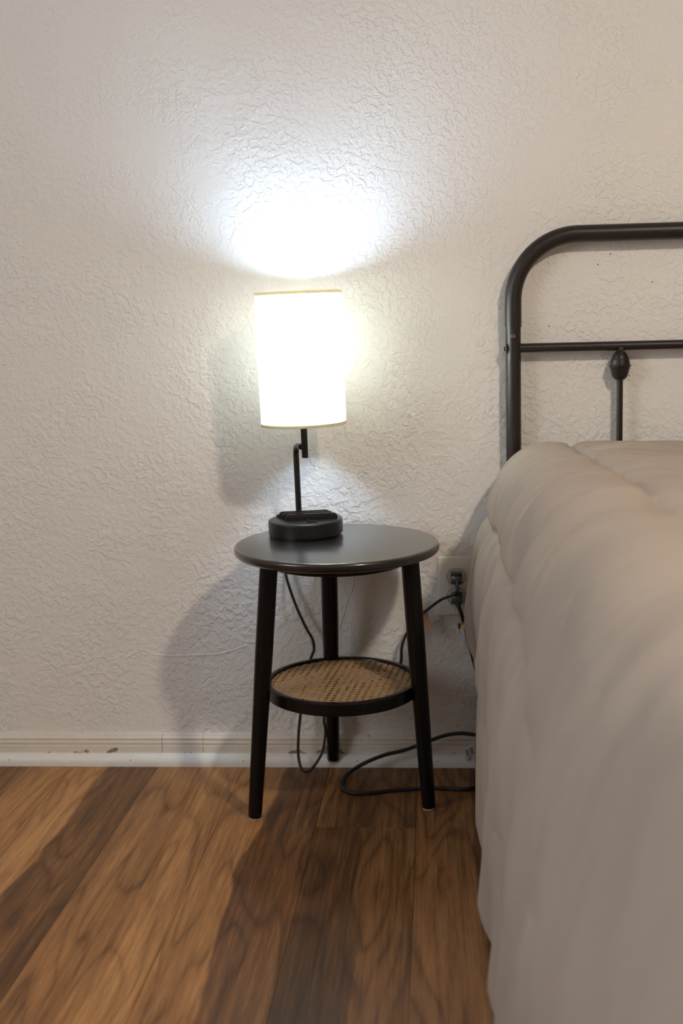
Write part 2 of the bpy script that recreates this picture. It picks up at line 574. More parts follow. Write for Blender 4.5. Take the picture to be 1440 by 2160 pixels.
# ================================================================== CEILING LIGHT (out of the frame, lights the room)
LX, LY, LZ = 0.92, -1.95, 2.05
cl = tag(empty('ceiling_light', (LX, LY, H)), 'warm globe light under an added light-blocking dome hanging from the ceiling above the bed', 'ceiling light')
lathe('canopy', [(0, 0), (0.065, 0), (0.065, -0.012), (0.05, -0.024), (0, -0.024)], M['metal'], cl, 32)
tube('rod', [(0, 0, -0.02), (0, 0, -0.310)], 0.007, M['metal'], cl)
lathe('globe', [(0.069 * math.sin(math.pi * k / 16) if 0 < k < 16 else 0, (LZ - H) + 0.069 * math.cos(math.pi * k / 16)) for k in range(17)], M['globe'], cl, 32)
lathe('collar', [(0, -0.300), (0.018, -0.303), (0.024, -0.318), (0.022, -0.326)], M['metal'], cl, 24)

lathe('shield', [(0.012, -0.296), (0.070, -0.304), (0.125, -0.340), (0.158, -0.413), (0.161, -0.413), (0.128, -0.337), (0.072, -0.300), (0.012, -0.292), (0.012, -0.296)], M['metal'], cl, 48)  # added unseen cover, keeps globe light off the ceiling and upper wall

# ================================================================== SIDE TABLE
TT = 0.042
table = tag(empty('side_table', (-0.179, -0.187, 0.0045), (TT, 0, 0)),
            'round black three-legged side table with a cane shelf, standing beside the bed', 'side table')
R_, ZT = 0.1835, 0.4765
TH = 0.0175
prof = [(0, ZT), (R_ - 0.006, ZT)]
for k in range(1, 9):
    a = math.pi / 2 * k / 8
    prof.append((R_ - 0.006 + 0.006 * math.sin(a), ZT - 0.006 + 0.006 * math.cos(a)))
for k in range(0, 7):
    a = math.pi / 2 * k / 6
    prof.append((R_ - 0.009 + 0.009 * math.cos(a), ZT - TH + 0.009 - 0.009 * math.sin(a)))
prof.append((0, ZT - TH))
o = lathe('table_top', prof, M['top_lacquer'], table, 96, (0.003, 0.006, 0), angle=60)
lathe('apron', [(0, ZT - TH - 0.0005), (0.128, ZT - TH - 0.0005), (0.128, ZT - TH - 0.0155), (0.126, ZT - TH - 0.0175), (0, ZT - TH - 0.0175)],
      M['black_wood'], table, 96, (0.003, 0.006, 0))
legs = [((-0.1065, -0.0890, 0.459), (-0.1470, -0.1005, 0.003)),
        ((0.1345, -0.0490, 0.459), (0.1610, -0.0545, 0.003)),
        ((-0.0215, 0.1150, 0.459), (-0.0285, 0.1620, 0.006))]
for top, bot in legs:
    top, bot = Vector(top), Vector(bot)
    d = (bot - top)
    N = 16
    path = [top + d * (k / N) for k in range(N + 1)]
    rad = []
    for k in range(N + 1):
        t = k / N
        rad.append(0.0158 if t < 0.35 else 0.0158 - 0.0036 * ((t - 0.35) / 0.65))
    path.append(bot + d.normalized() * 0.0015)
    rad.append(rad[-1] - 0.0012)
    lg = tube('leg', path, rad, M['black_wood'], table, 24)
    foot = bot + d.normalized() * 0.0012
    gl = lathe('glide', [(0, 0.0), (0.0105, 0.0), (0.0112, -0.0012), (0.0112, -0.0028), (0.0105, -0.0034), (0, -0.0034)], M['pad'], lg, 20, tuple(foot))
    gl['label'] = 'pale felt glide under the leg'
# shelf
shelf = empty('shelf', (0, 0, 0))
shelf.parent = table
SX, SY, SZ, SR = 0.006, 0.003, 0.2235, 0.1400
lathe('shelf_rim', [(SR - 0.012, SZ - 0.008), (SR - 0.011, SZ - 0.0015), (SR - 0.0095, SZ), (SR - 0.0025, SZ), (SR, SZ - 0.0025), (SR, SZ - 0.0215),
                    (SR - 0.002, SZ - 0.0235), (SR - 0.010, SZ - 0.0235), (SR - 0.012, SZ - 0.0215), (SR - 0.012, SZ - 0.008)],
      M['black_wood'], shelf, 96, (SX, SY, 0))
bm = bmesh.new()
CRD = SR - 0.0105
zc = SZ - 0.0055
p = 0.0127
def strip(off, ang, width, z, th=0.0007):
    if abs(off) >= CRD - 0.002:
        return
    L = 2 * math.sqrt(CRD ** 2 - off ** 2)
    c, s = math.cos(ang), math.sin(ang)
    nseg = 1
    add_box(bm, (SX - s * off, SY + c * off, z), (L, width, th), (0, 0, ang))
A0 = math.radians(-7)
for k in range(-12, 13):
    for d_ in (-0.0015, 0.0015):
        strip(k * p + d_, A0, 0.0018, zc)
        strip(k * p + d_, A0 + math.pi / 2, 0.0018, zc + 0.0006)
for k in range(-24, 25):
    q = (k + 0.5) * p / math.sqrt(2)
    strip(q, A0 + math.pi / 4, 0.0018, zc + 0.0012)
    strip(q, A0 - math.pi / 4, 0.0018, zc - 0.0006)
cw = from_bm('cane_webbing', bm, M['cane'], shelf, smooth=False)
tag(cw, 'natural tan woven cane webbing', kind='stuff')

# ================================================================== BEDSIDE LAMP
lamp = tag(empty('table_lamp', (-0.2390, -0.1222, 0.4848), (TT, math.radians(-0.86), 0)),
           'lit table lamp with cream drum shade and round black base on the side table', 'lamp')
BR = 0.0690
prof = [(0, 0.0), (BR - 0.004, 0.0), (BR - 0.004, 0.003), (BR, 0.0035)]
prof += [(BR, 0.025)]
for k in range(1, 7):
    a = math.pi / 2 * k / 6
    prof.append((BR - 0.004 + 0.004 * math.cos(a), 0.025 + 0.004 * math.sin(a)))
prof += [(0, 0.029)]
base_o = lathe('lamp_base', prof, M['lamp_black'], lamp, 72, angle=50)
RA = math.radians(6.5)
def rib(yc, x0, x1, h):
    bm = bmesh.new()
    L = x1 - x0
    # a bar with rounded upper corners, 4 mm thick
    pts = [(-L / 2, 0.0)]
    r = 0.0065
    for k in range(6):
        a = math.pi - math.pi / 2 * k / 5
        pts.append((-L / 2 + r + r * math.cos(a), h - r + r * math.sin(a)))
    for k in range(6):
        a = math.pi / 2 - math.pi / 2 * k / 5
        pts.append((L / 2 - r + r * math.cos(a), h - r + r * math.sin(a)))
    pts.append((L / 2, 0.0))
    A = [bm.verts.new((x, -0.0021, z)) for x, z in pts]
    B = [bm.verts.new((x, 0.0021, z)) for x, z in pts]
    n = len(pts)
    for k in range(n):
        bm.faces.new((A[k], A[(k + 1) % n], B[(k + 1) % n], B[k]))
    bm.faces.new(A); bm.faces.new(B)
    es = [e for e in bm.edges if abs(e.verts[0].co.y - e.verts[1].co.y) < 1e-6 and not (e.verts[0].co.z < 1e-6 and e.verts[1].co.z < 1e-6)]
    bmesh.ops.bevel(bm, geom=es, offset=0.0008, segments=2, affect='EDGES', profile=0.5)
    bmesh.ops.transform(bm, matrix=Matrix.Translation(((x0 + x1) / 2, yc, 0.0285)) @ Matrix.Rotation(RA, 4, 'Z'), verts=bm.verts)
    return from_bm('phone_rib', bm, M['lamp_black'], base_o, angle=45)
rib(-0.016, -0.034, 0.061, 0.0120)
rib(0.001, -0.043, 0.052, 0.0120)
rib(0.018, -0.051, 0.044, 0.0120)
# rocker switch
sw = box('switch_plate', (0.0165, -0.0430, 0.0298), (0.021, 0.0125, 0.0018), M['lamp_black'], base_o, 0.0006, (0, 0, RA))
bm = bmesh.new()
v = [bm.verts.new(q) for q in ((-0.006, -0.0035, 0), (0.006, -0.0035, 0), (0.006, -0.0035, 0.0006), (-0.002, -0.0035, 0.0022), (-0.006, -0.0035, 0.0052),
                               (-0.006, 0.0035, 0), (0.006, 0.0035, 0), (0.006, 0.0035, 0.0006), (-0.002, 0.0035, 0.0022), (-0.006, 0.0035, 0.0052))]
bm.faces.new(v[:5]); bm.faces.new(v[5:])
for k in range(5):
    bm.faces.new((v[k], v[(k + 1) % 5], v[5 + (k + 1) % 5], v[5 + k]))
bmesh.ops.transform(bm, matrix=Matrix.Translation((0.0150, -0.0430, 0.0306)) @ Matrix.Rotation(RA, 4, 'Z'), verts=bm.verts)
from_bm('rocker', bm, M['lamp_black'], sw, smooth=False)
# charging port block at the rear left
pb = box('charging_port', (-0.0500, 0.0290, 0.0300), (0.0145, 0.013, 0.0045), M['lamp_black'], base_o, 0.0008, (0, 0, RA))
box('port_opening', (-0.0500, 0.0222, 0.0302), (0.0085, 0.0006, 0.0022), M['slot'], pb, 0, (0, 0, RA))
# lower stem with the bend, then upper tube
PX, PY = -0.0165, 0.0430
stem = smooth_path([(PX, PY, 0.028), (PX, PY, 0.08), (PX, PY, 0.135), (PX + 0.0002, PY - 0.001, 0.148), (PX + 0.0030, PY - 0.009, 0.1585),
                    (PX + 0.0085, PY - 0.022, 0.1615), (PX + 0.0150, PY - 0.036, 0.1615)], 8)
tube('stem', stem, 0.0056, M['lamp_black'], lamp, 16)
bm = bmesh.new()
add_box(bm, (0.0055, -0.002, 0.2035), (0.0114, 0.0114, 0.123), None, 0.0018, 3)
from_bm('upper_post', bm, M['lamp_black'], lamp)
SRD, S0, S1 = 0.0775, 0.2035, 0.4425
SCX = 0.0055
# shade: thin double-walled drum with UVs
def shade_mesh():
    n, mrow = 96, 24
    verts, faces, uvs = [], [], []
    def ring(r, z):
        b = len(verts)
        for k in range(n):
            a = 2 * math.pi * k / n
            verts.append((SCX + r * math.cos(a), r * math.sin(a), z))
        return b
    out = [ring(SRD, S0 + (S1 - S0) * j / mrow) for j in range(mrow + 1)]
    inn = [ring(SRD - 0.0007, S0 + (S1 - S0) * j / mrow) for j in range(mrow + 1)]
    for j in range(mrow):
        for k in range(n):
            k2 = (k + 1) % n
            faces.append((out[j] + k, out[j] + k2, out[j + 1] + k2, out[j + 1] + k))
            uvs += [(k / n, j / mrow), ((k + 1) / n, j / mrow), ((k + 1) / n, (j + 1) / mrow), (k / n, (j + 1) / mrow)]
    me = bpy.data.meshes.new('lamp_shade')
    me.from_pydata([v for v in verts[:n * (mrow + 1)]], [], faces)
    uv = me.uv_layers.new(name='UVMap')
    uv.data.foreach_set('uv', [c for q in uvs for c in q])
    me.polygons.foreach_set('use_smooth', [True] * len(me.polygons))
    me.materials.append(M['shade'])
    return me
so = link(bpy.data.objects.new('lamp_shade', shade_mesh()), lamp)
so['label'] = 'cream linen drum shade glowing from inside'
for z0, z1 in ((S0 - 0.0004, S0 + 0.0048), (S1 - 0.0048, S1 + 0.0004)):
    ro = SRD + 0.0008
    ri = SRD - 0.0014
    lathe('edge_binding', [(ri, z0), (ro - 0.0004, z0), (ro, z0 + 0.0006), (ro, z1 - 0.0006), (ro - 0.0004, z1), (ri, z1), (ri, z0)], M['trim'], so, 96, (SCX, 0, 0), angle=60)
# shade spider, socket and bulb inside the drum
bm = bmesh.new()
for k in range(3):
    a = math.radians(90 + 120 * k)
    add_tube(bm, [(SCX + 0.013 * math.cos(a), 0.015 * math.sin(a), 0.272), (SCX + (SRD - 0.001) * math.cos(a), (SRD - 0.001) * math.sin(a), 0.272)], 0.0011, 8)
from_bm('spider', bm, M['socket_metal'], so)
lathe('socket', [(0, 0.262), (0.0135, 0.262), (0.0145, 0.266), (0.0145, 0.294), (0.0135, 0.298), (0, 0.298)], M['lamp_black'], lamp, 24, (SCX, 0, 0))
bp = [(0, 0.296), (0.0125, 0.296), (0.0145, 0.302), (0.0205, 0.312), (0.0240, 0.324), (0.0250, 0.336), (0.0250, 0.392)]
for k in range(1, 7):
    a = math.pi / 2 * k / 6
    bp.append((0.0250 * math.cos(a) if k < 6 else 0, 0.392 + 0.0250 * math.sin(a)))
lathe('bulb', bp, M['bulb'], lamp, 20, (SCX, 0, 0))

# ================================================================== OUTLET
OX, OZ = 0.0400, 0.3600
out = tag(empty('wall_outlet', (OX, 0, OZ)), 'ivory duplex wall outlet with two black plugs between the table and the bed', 'outlet')
bm = bmesh.new()
add_box(bm, (0, -0.003, 0), (0.0715, 0.006, 0.1165), None, 0.0028, 3)
from_bm('cover_plate', bm, M['plate'], out)
def receptacle(z):
    bm = bmesh.new()
    pts = []
    for k in range(64):
        a = 2 * math.pi * k / 64
        x, zz = 0.0172 * math.cos(a), 0.0172 * math.sin(a)
        zz = max(-0.0142, min(0.0142, zz))
        pts.append((x, zz))
    A = [bm.verts.new((x, -0.0055, z + zz)) for x, zz in pts]
    B = [bm.verts.new((x, -0.0074, z + zz)) for x, zz in pts]
    C_ = [bm.verts.new((x * 0.95, -0.0079, z + zz * 0.95)) for x, zz in pts]
    n = len(pts)
    for k in range(n):
        bm.faces.new((A[k], A[(k + 1) % n], B[(k + 1) % n], B[k]))
        bm.faces.new((B[k], B[(k + 1) % n], C_[(k + 1) % n], C_[k]))
    bm.faces.new(C_)
    o = from_bm('receptacle', bm, M['socket'], out, angle=30)
    # fine dark joint round the face
    bm = bmesh.new()
    ring = [(x * 1.05, -0.0061, z + zz * 1.06) for x, zz in pts]
    add_tube(bm, [Vector(q) for q in ring + ring[:2]], 0.0005, 6, False)
    from_bm('joint', bm, M['slot'], o)
    return o
receptacle(0.0195)
receptacle(-0.0195)
o = lathe('plate_screw', [(0, 0.0012), (0.0022, 0.0008), (0.0028, 0)], M['plate'], out, 16)
o.matrix_local = Matrix.Translation((0.0, -0.0058, 0.0)) @ Matrix.Rotation(math.radians(90), 4, 'X')
o = lathe('plate_screw', [(0, 0.0012), (0.0022, 0.0008), (0.0028, 0)], M['plate'], out, 16)
o.matrix_local = Matrix.Translation((-0.006, -0.0058, -0.046)) @ Matrix.Rotation(math.radians(90), 4, 'X')

# ================================================================== LAMP CORD (from lamp base, over the back of the table, to the upper socket)
lc = tag(empty('lamp_cord', (OX, -0.008, OZ + 0.0195)), 'thin black lamp cord hanging behind the side table, plugged into the upper socket', 'cord')
def rel(pts, o):
    return [Vector(p_) - o.location for p_ in pts]
pts = [(-0.2560, -0.0560, 0.4965), (-0.2640, -0.0400, 0.4990), (-0.2740, -0.0190, 0.4960), (-0.2820, -0.0095, 0.4830), (-0.2900, -0.0090, 0.4500), (-0.2940, -0.0120, 0.4150),
       (-0.2922, -0.0180, 0.3875), (-0.2844, -0.0200, 0.3576), (-0.2710, -0.0240, 0.3205), (-0.2545, -0.0270, 0.2838),
       (-0.2425, -0.0290, 0.2612), (-0.2400, -0.0290, 0.2410), (-0.2458, -0.0300, 0.2245), (-0.2600, -0.0310, 0.17), (-0.2688, -0.0350, 0.1160), (-0.2733, -0.0400, 0.0784),
       (-0.2746, -0.0500, 0.0373), (-0.2690, -0.0600, 0.0120), (-0.2587, -0.0640, 0.0040), (-0.2446, -0.0600, 0.0120), (-0.2278, -0.0480, 0.0374),
       (-0.2210, -0.0380, 0.0736), (-0.2222, -0.0310, 0.1092), (-0.1950, -0.0190, 0.1500), (-0.1300, -0.0180, 0.1720), (-0.0830, -0.0230, 0.1890), (-0.0701, -0.0290, 0.2144),
       (-0.0678, -0.0300, 0.2449), (-0.0572, -0.0300, 0.2732), (-0.0365, -0.0300, 0.3014), (-0.0133, -0.0320, 0.3223), (0.0098, -0.0360, 0.3398),
       (0.0270, -0.0420, 0.3480), (0.0370, -0.0440, 0.3530), (0.0415, -0.0420, 0.3610), (0.0412, -0.0350, 0.3690), (0.0405, -0.0290, 0.3745)]
tube('cord', smooth_path(rel(pts, lc), 7), 0.00285, M['cord'], lc, 10)
def plug(parent):
    bm = bmesh.new()
    add_box(bm, (0, -0.008, 0.003), (0.021, 0.017, 0.014), None, 0.002, 2)
    o = from_bm('plug_body', bm, M['plug'], parent)
    bm = bmesh.new()
    add_box(bm, (0, -0.0165, -0.0045), (0.0205, 0.013, 0.013), (math.radians(-28), 0, 0), 0.0025, 2)
    from_bm('plug_grip', bm, M['plug'], o)
    return o
plug(lc)
tube('strain_relief', rel([(0.0400, -0.0255, 0.3720), (0.0406, -0.0300, 0.3690), (0.0412, -0.0360, 0.3660)], lc), [0.0052, 0.0046, 0.0036], M['plug'], lc, 12)
# beige adhesive tag folded round the cord beside the leg
def card(name, quad, th, mat, parent, n=8, bow=0.0):
    """a small bent card between four world corners (tl, tr, br, bl)."""
    bm = bmesh.new()
    tl, tr, br, bl = [Vector(q) - parent.location for q in quad]
    nrm = (tr - tl).cross(bl - tl).normalized()
    F, B = [], []
    for k in range(n + 1):
        t = k / n
        off = nrm * (bow * math.sin(math.pi * t * 1.3))
        a, b = tl.lerp(bl, t) + off, tr.lerp(br, t) + off
        F.append((bm.verts.new(a + nrm * th / 2), bm.verts.new(b + nrm * th / 2)))
        B.append((bm.verts.new(a - nrm * th / 2), bm.verts.new(b - nrm * th / 2)))
    for k in range(n):
        bm.faces.new((F[k][0], F[k][1], F[k + 1][1], F[k + 1][0]))
        bm.faces.new((B[k][0], B[k + 1][0], B[k + 1][1], B[k][1]))
        bm.faces.new((F[k][0], F[k + 1][0], B[k + 1][0], B[k][0]))
        bm.faces.new((F[k][1], B[k][1], B[k + 1][1], F[k + 1][1]))
    bm.faces.new((F[0][0], B[0][0], B[0][1], F[0][1]))
    bm.faces.new((F[n][0], F[n][1], B[n][1], B[n][0]))
    return from_bm(name, bm, mat, parent, angle=60)
ct = card('cord_tag', [(-0.0330, -0.0330, 0.3075), (-0.0175, -0.0330, 0.3185), (-0.0090, -0.0330, 0.2850), (-0.0260, -0.0330, 0.2730)], 0.0012, M['pink'], lc, 10, 0.0035)
ct['label'] = 'pinkish beige paper tag stuck to the cord'

# ================================================================== EXTENSION CORD (lower socket, behind the bed, loop on the floor)
ec = tag(empty('extension_cord', (OX, -0.008, OZ - 0.0195)), 'black power cord plugged into the lower socket, looping over the floor beside the bed', 'cord')
plug(ec)
flat = [(0.0402, -0.0270, 0.3335), (0.0435, -0.0320, 0.3250), (0.0478, -0.0345, 0.3130), (0.0548, -0.0330, 0.2880), (0.0601, -0.0315, 0.2637), (0.0680, -0.0300, 0.2302),
        (0.0860, -0.0290, 0.16), (0.1040, -0.0340, 0.09), (0.1020, -0.0430, 0.072), (0.0801, -0.0450, 0.0702), (0.0709, -0.0440, 0.0731), (0.0433, -0.0420, 0.0750), (0.0156, -0.0420, 0.0711), (-0.0122, -0.0430, 0.0618),
        (-0.0401, -0.0450, 0.0509), (-0.0680, -0.0480, 0.0422), (-0.1051, -0.0520, 0.0339), (-0.1377, -0.0580, 0.0226), (-0.1640, -0.0680, 0.0105), (-0.1799, -0.0956, 0.0042),
        (-0.1834, -0.1338, 0.0042), (-0.1749, -0.1633, 0.0042), (-0.1579, -0.1775, 0.0042), (-0.1314, -0.1772, 0.0042), (-0.0835, -0.1620, 0.0042),
        (-0.0306, -0.1515, 0.0042), (0.0136, -0.1509, 0.0042), (0.0488, -0.1552, 0.0042), (0.0712, -0.1427, 0.0042), (0.13, -0.11, 0.0042)]
path = smooth_path(rel(flat, ec), 7)
tube('cord', path, 0.0038, M['cord'], ec, 10, squash=None)
tube('strain_relief', rel([(0.0398, -0.0260, 0.3360), (0.0418, -0.0290, 0.3300), (0.0440, -0.0322, 0.3245)], ec), [0.0060, 0.0052, 0.0044], M['plug'], ec, 12)
gt = card('foil_tag', [(0.0402, -0.0372, 0.2929), (0.0575, -0.0378, 0.2965), (0.0605, -0.0378, 0.2830), (0.0429, -0.0372, 0.2816)], 0.0008, M['gold'], ec, 6, 0.001)
gt['label'] = 'small gold foil tag wrapped round the cord'
box('tag_print', (0, 0, 0), (0.0045, 0.0004, 0.010), M['ink'], gt).matrix_local = Matrix.Translation(Vector((0.0442, -0.0383, 0.2875)) - ec.location) @ Matrix.Rotation(0.1, 4, 'Y')
# white warning tag sticking out past the bedding
q = [Vector((0.0484, -0.052, 0.0470)), Vector((0.0790, -0.052, 0.0625)), Vector((0.0880, -0.052, 0.0335)), Vector((0.0573, -0.052, 0.0183))]
wt = card('warning_tag', q, 0.0007, M['tag_paper'], ec, 4, 0.0)
wt['label'] = 'white printed warning tag with red marks'
U = (q[1] - q[0]); V = (q[3] - q[0])
LU, LV = U.length, V.length
def print_rect(name, u0, v0, u1, v1, mat, d=0.0006):
    bm = bmesh.new()
    A = [q[0] + U * a + V * b - ec.location for a, b in ((u0, v0), (u1, v0), (u1, v1), (u0, v1))]
    f = [bm.verts.new(p_ + Vector((0, -d, 0))) for p_ in A]
    g = [bm.verts.new(p_ + Vector((0, -0.0001, 0))) for p_ in A]
    bm.faces.new(f); bm.faces.new(g)
    for k in range(4):
        bm.faces.new((f[k], f[(k + 1) % 4], g[(k + 1) % 4], g[k]))
    return from_bm(name, bm, mat, wt, smooth=False)
rr = random.Random(3)
for i, u in enumerate((0.10, 0.16, 0.22, 0.34, 0.40, 0.46, 0.52, 0.66, 0.72, 0.78, 0.84)):
    v0, v1 = 0.12 + 0.05 * rr.random(), (0.9 if u < 0.25 and u > 0.2 else 0.50 + 0.14 * rr.random())
    print_rect('text_line', u, v0, u + 0.036, v1, M['ink'])
for (uc, vc, rad) in ((0.44, 0.74, 0.0047), (0.13, 0.80, 0.003)):
    bm = bmesh.new()
    c = q[0] + U * uc + V * vc + Vector((0, -0.0005, 0)) - ec.location
    uu, vv = U.normalized(), V.normalized()
    ring = [c + uu * rad * math.cos(2 * math.pi * k / 24) + vv * rad * math.sin(2 * math.pi * k / 24) for k in range(26)]
    add_tube(bm, ring, 0.0005, 6, False)
    a, b = uu * rad * 0.7, vv * rad * 0.7
    add_tube(bm, [c - a - b, c + a + b], 0.0005, 6)
    from_bm('prohibition_mark', bm, M['red_ink'], wt)

# ================================================================== BED HEADBOARD
PXL, PXR, YB = 0.1507, 1.5221, -0.0245
bed = tag(empty('bed_headboard', ((PXL + PXR) / 2, YB, 0)), 'dark metal tube headboard with rounded corners and turned knobs', 'headboard')
BO = bed.location
def bl(pts): return [Vector(p_) - BO for p_ in pts]
RT = 0.0156
ZTOP, ZSL, RB = 1.0240, 0.8565, 0.119
path = [(PXL, YB, ZSL), (PXL, YB, ZTOP - RB - 0.01)]
for k in range(17):
    a = math.pi - math.pi / 2 * k / 16
    path.append((PXL + RB + RB * math.cos(a), YB, ZTOP - RB + RB * math.sin(a)))
for k in range(17):
    a = math.pi / 2 - math.pi / 2 * k / 16
    path.append((PXR - RB + RB * math.cos(a), YB, ZTOP - RB + RB * math.sin(a)))
path += [(PXR, YB, ZTOP - RB - 0.01), (PXR, YB, ZSL)]
tube('top_arch', bl(path), RT, M['metal'], bed, 24)
for x, sgn in ((PXL, 1), (PXR, -1)):
    po = tube('post', bl([(x, YB, 0.0), (x, YB, ZSL + 0.02)]), RT - 0.0014, M['metal'], bed, 24)
    s_ = lathe('bolt', [(0, 0.0026), (0.0018, 0.0018), (0.0032, 0.0026), (0.0048, 0.0016), (0.0052, 0)], M['bolt'], po, 20)
    s_.matrix_local = Matrix.Translation(Vector((x - 0.001 * sgn, YB - RT + 0.0012, 0.8390)) - BO) @ Matrix.Rotation(math.radians(90), 4, 'X')
    s_ = lathe('bolt', [(0, 0.0042), (0.0040, 0.0042), (0.0044, 0.0016), (0.0105, 0.0010), (0.0115, 0)], M['bolt'], po, 20)
    s_.matrix_local = Matrix.Translation(Vector((x - sgn * (RT - 0.0022), YB - 0.002, 0.8165)) - BO) @ Matrix.Rotation(math.radians(-90 * sgn), 4, 'Y')
ZC = 0.8172
tube('crossbar', bl([(PXL + 0.010, YB, ZC), (PXR - 0.010, YB, ZC)]), 0.0085, M['metal'], bed, 20)
tube('lower_rail', bl([(PXL + 0.010, YB, 0.44), (PXR - 0.010, YB, 0.44)]), 0.0085, M['metal'], bed, 20)
knob_prof = [(0, 0.0275), (0.0085, 0.0275), (0.0100, 0.0255), (0.0140, 0.0200), (0.0155, 0.0150), (0.0158, 0.0138), (0.0168, 0.0125), (0.0182, 0.0050), (0.0186, 0.0022),
             (0.0204, 0.0010), (0.0204, -0.0006), (0.0186, -0.0016), (0.0178, -0.0048), (0.0158, -0.0135), (0.0150, -0.0150), (0.0146, -0.0170), (0.0120, -0.0220), (0.0075, -0.0255), (0, -0.0255)]
for i in range(6):
    x = PXL + 0.1975 * (i + 1) - 0.001 * i
    sp = tube('spindle', bl([(x, YB, 0.44), (x, YB, ZC - 0.004)]), 0.0058, M['metal'], bed, 16)
    lathe('knob', knob_prof, M['metal'], sp, 32, tuple(Vector((x, YB, 0.7795)) - BO), angle=25)
    box('knob_tenon', Vector((x, YB - 0.004, 0.8085)) - BO, (0.010, 0.010, 0.011), M['metal'], sp, 0.001)

# ================================================================== COMFORTER
def comforter():
    left = [(0.120, 0.007), (0.092, 0.005), (0.080, 0.008), (0.073, 0.028), (0.072, 0.08), (0.072, 0.15), (0.072, 0.22), (0.070, 0.30), (0.071, 0.37),
            (0.076, 0.44), (0.084, 0.485), (0.098, 0.540), (0.118, 0.588), (0.146, 0.624), (0.190, 0.645), (0.260, 0.651), (0.36, 0.645), (0.50, 0.636), (0.834, 0.632)]
    P3 = smooth_path([(x, 0, z) for x, z in left], 40)
    P = np.array([(p_.x, p_.z) for p_ in P3])
    seg = np.linalg.norm(np.diff(P, axis=0), axis=1)
    S = np.r_[0, np.cumsum(seg)]
    Lh = S[-1]
    # sample spacing: fine at the visible left, coarser to the right
    s_l = np.r_[np.arange(0, 1.05, 0.0055), np.arange(1.05, Lh, 0.014)]
    s_r = np.r_[np.arange(0, 1.0, 0.018), np.arange(1.0, Lh, 0.03)]
    def at(s):
        return np.stack([np.interp(s, S, P[:, 0]), np.interp(s, S, P[:, 1])], -1)
    A = at(s_l)
    B = at(s_r)[::-1].copy()
    B[:, 0] = 2 * 0.834 - B[:, 0]
    prof = np.vstack([A, B])
    s = np.r_[s_l, 2 * Lh - s_r[::-1]]
    tg = np.gradient(prof, axis=0)
    tg /= np.linalg.norm(tg, axis=1, keepdims=True) + 1e-9
    nrm = np.stack([-tg[:, 1], tg[:, 0]], -1)       # outward (left / up)
    # smooth normals
    for _ in range(6):
        nrm[1:-1] = (nrm[:-2] + nrm[1:-1] * 2 + nrm[2:]) / 4
    nrm /= np.linalg.norm(nrm, axis=1, keepdims=True)
    YH, YF, RC = -0.074, -1.875, 0.045
    vv = np.arange(0, YH - YF + 1e-6, 0.0055)
    Sg, Vg = np.meshgrid(s, vv)
    zz = prof[:, 1][None, :]
    xx = prof[:, 0][None, :]
    # quilting seams running lengthwise
    s_top = np.interp(0.25, P[:, 0][S > 0.5], S[S > 0.5])
    s_side = s_top - 0.246
    seams = [s_side - 0.27, s_side, s_top] + [s_top + 0.27 * k for k in range(1, 7)]
    h = np.zeros_like(Sg)
    dmin = np.full_like(Sg, 9.0)
    for k, sm in enumerate(seams):
        wob = 0.006 * np.sin(Vg * 9 + k) + 0.004 * np.sin(Vg * 23 + 2 * k)
        fade = 1.0
        if k == 1:
            wob = wob - 0.30 * np.clip((Vg - 0.92) / 0.7, 0, 1) ** 1.5
            fade = np.clip((1.65 - Vg) / 0.5, 0, 1)
        d = np.abs(Sg - sm - wob)
        amp = 0.015 if sm > s_side - 0.1 else 0.003
        h -= fade * (amp * 0.75 * np.exp(-(d / 0.0075) ** 1.3) + amp * 0.55 * np.exp(-(d / 0.045) ** 2))
        dmin = np.minimum(dmin, d)
    # puckers beside the seams
    r = np.random.default_rng(5)
    pk = np.zeros_like(Sg)
    for f in (18, 26, 37, 52, 64):
        pk += np.sin(2 * np.pi * f * (Vg + 0.01 * np.sin(Sg * 30 + f)) + r.uniform(0, 6.3)) * (16 / f) * (0.5 + 0.5 * np.sin(Vg * r.uniform(5, 12) + r.uniform(0, 6)))
    h += 0.0017 * pk * np.exp(-dmin / 0.07)
    # cross creases pulling at the stitches
    side_t = np.clip((s_top - Sg) / 0.5, 0, 1)          # 0 on top, 1 well down the side
    rk = np.random.default_rng(11)
    creases = [(0.030, 0.35), (0.126, 0.9), (0.21, 0.35), (0.335, 1.0), (0.43, 0.4), (0.555, 1.15), (0.64, 0.6), (0.715, 0.5), (0.80, 1.1), (0.87, 0.6),
               (0.955, 0.9), (1.065, 1.25), (1.15, 0.7), (1.235, 1.2), (1.33, 0.9), (1.42, 1.3), (1.50, 0.8), (1.585, 1.2), (1.68, 1.0)]
    for vk, am in creases:
        ph, ph2 = rk.uniform(0, 6.3), rk.uniform(0, 6.3)
        c = vk + 0.010 * np.sin(Sg * 7 + ph) + 0.005 * np.sin(Sg * 19 + ph2) + rk.uniform(-0.05, 0.05) * side_t ** 2
        dv = Vg - c
        vary = 0.62 + 0.38 * np.sin(Sg * rk.uniform(4, 8) + ph2)
        if am > 0.85:
            vary = np.maximum(vary, np.exp(-((Sg - s_top) / 0.16) ** 2))
        amp = 0.0105 * am * vary * (1 - 0.3 * side_t * np.clip(1.0 - Vg, 0, 1)) * (1 + 0.35 * np.clip(Vg - 0.6, 0, 1))
        if am > 0.85:
            amp = amp * (1 + 0.7 * np.exp(-((Sg - s_top) / 0.30) ** 2) * np.clip(1.3 - Vg, 0, 1))
        h -= amp * np.exp(-np.abs(dv) / (0.014 + 0.006 * np.clip(Vg, 0, 1) + 0.010 * side_t))
        h += amp * 0.55 * np.exp(-((dv - 0.045) / 0.032) ** 2)
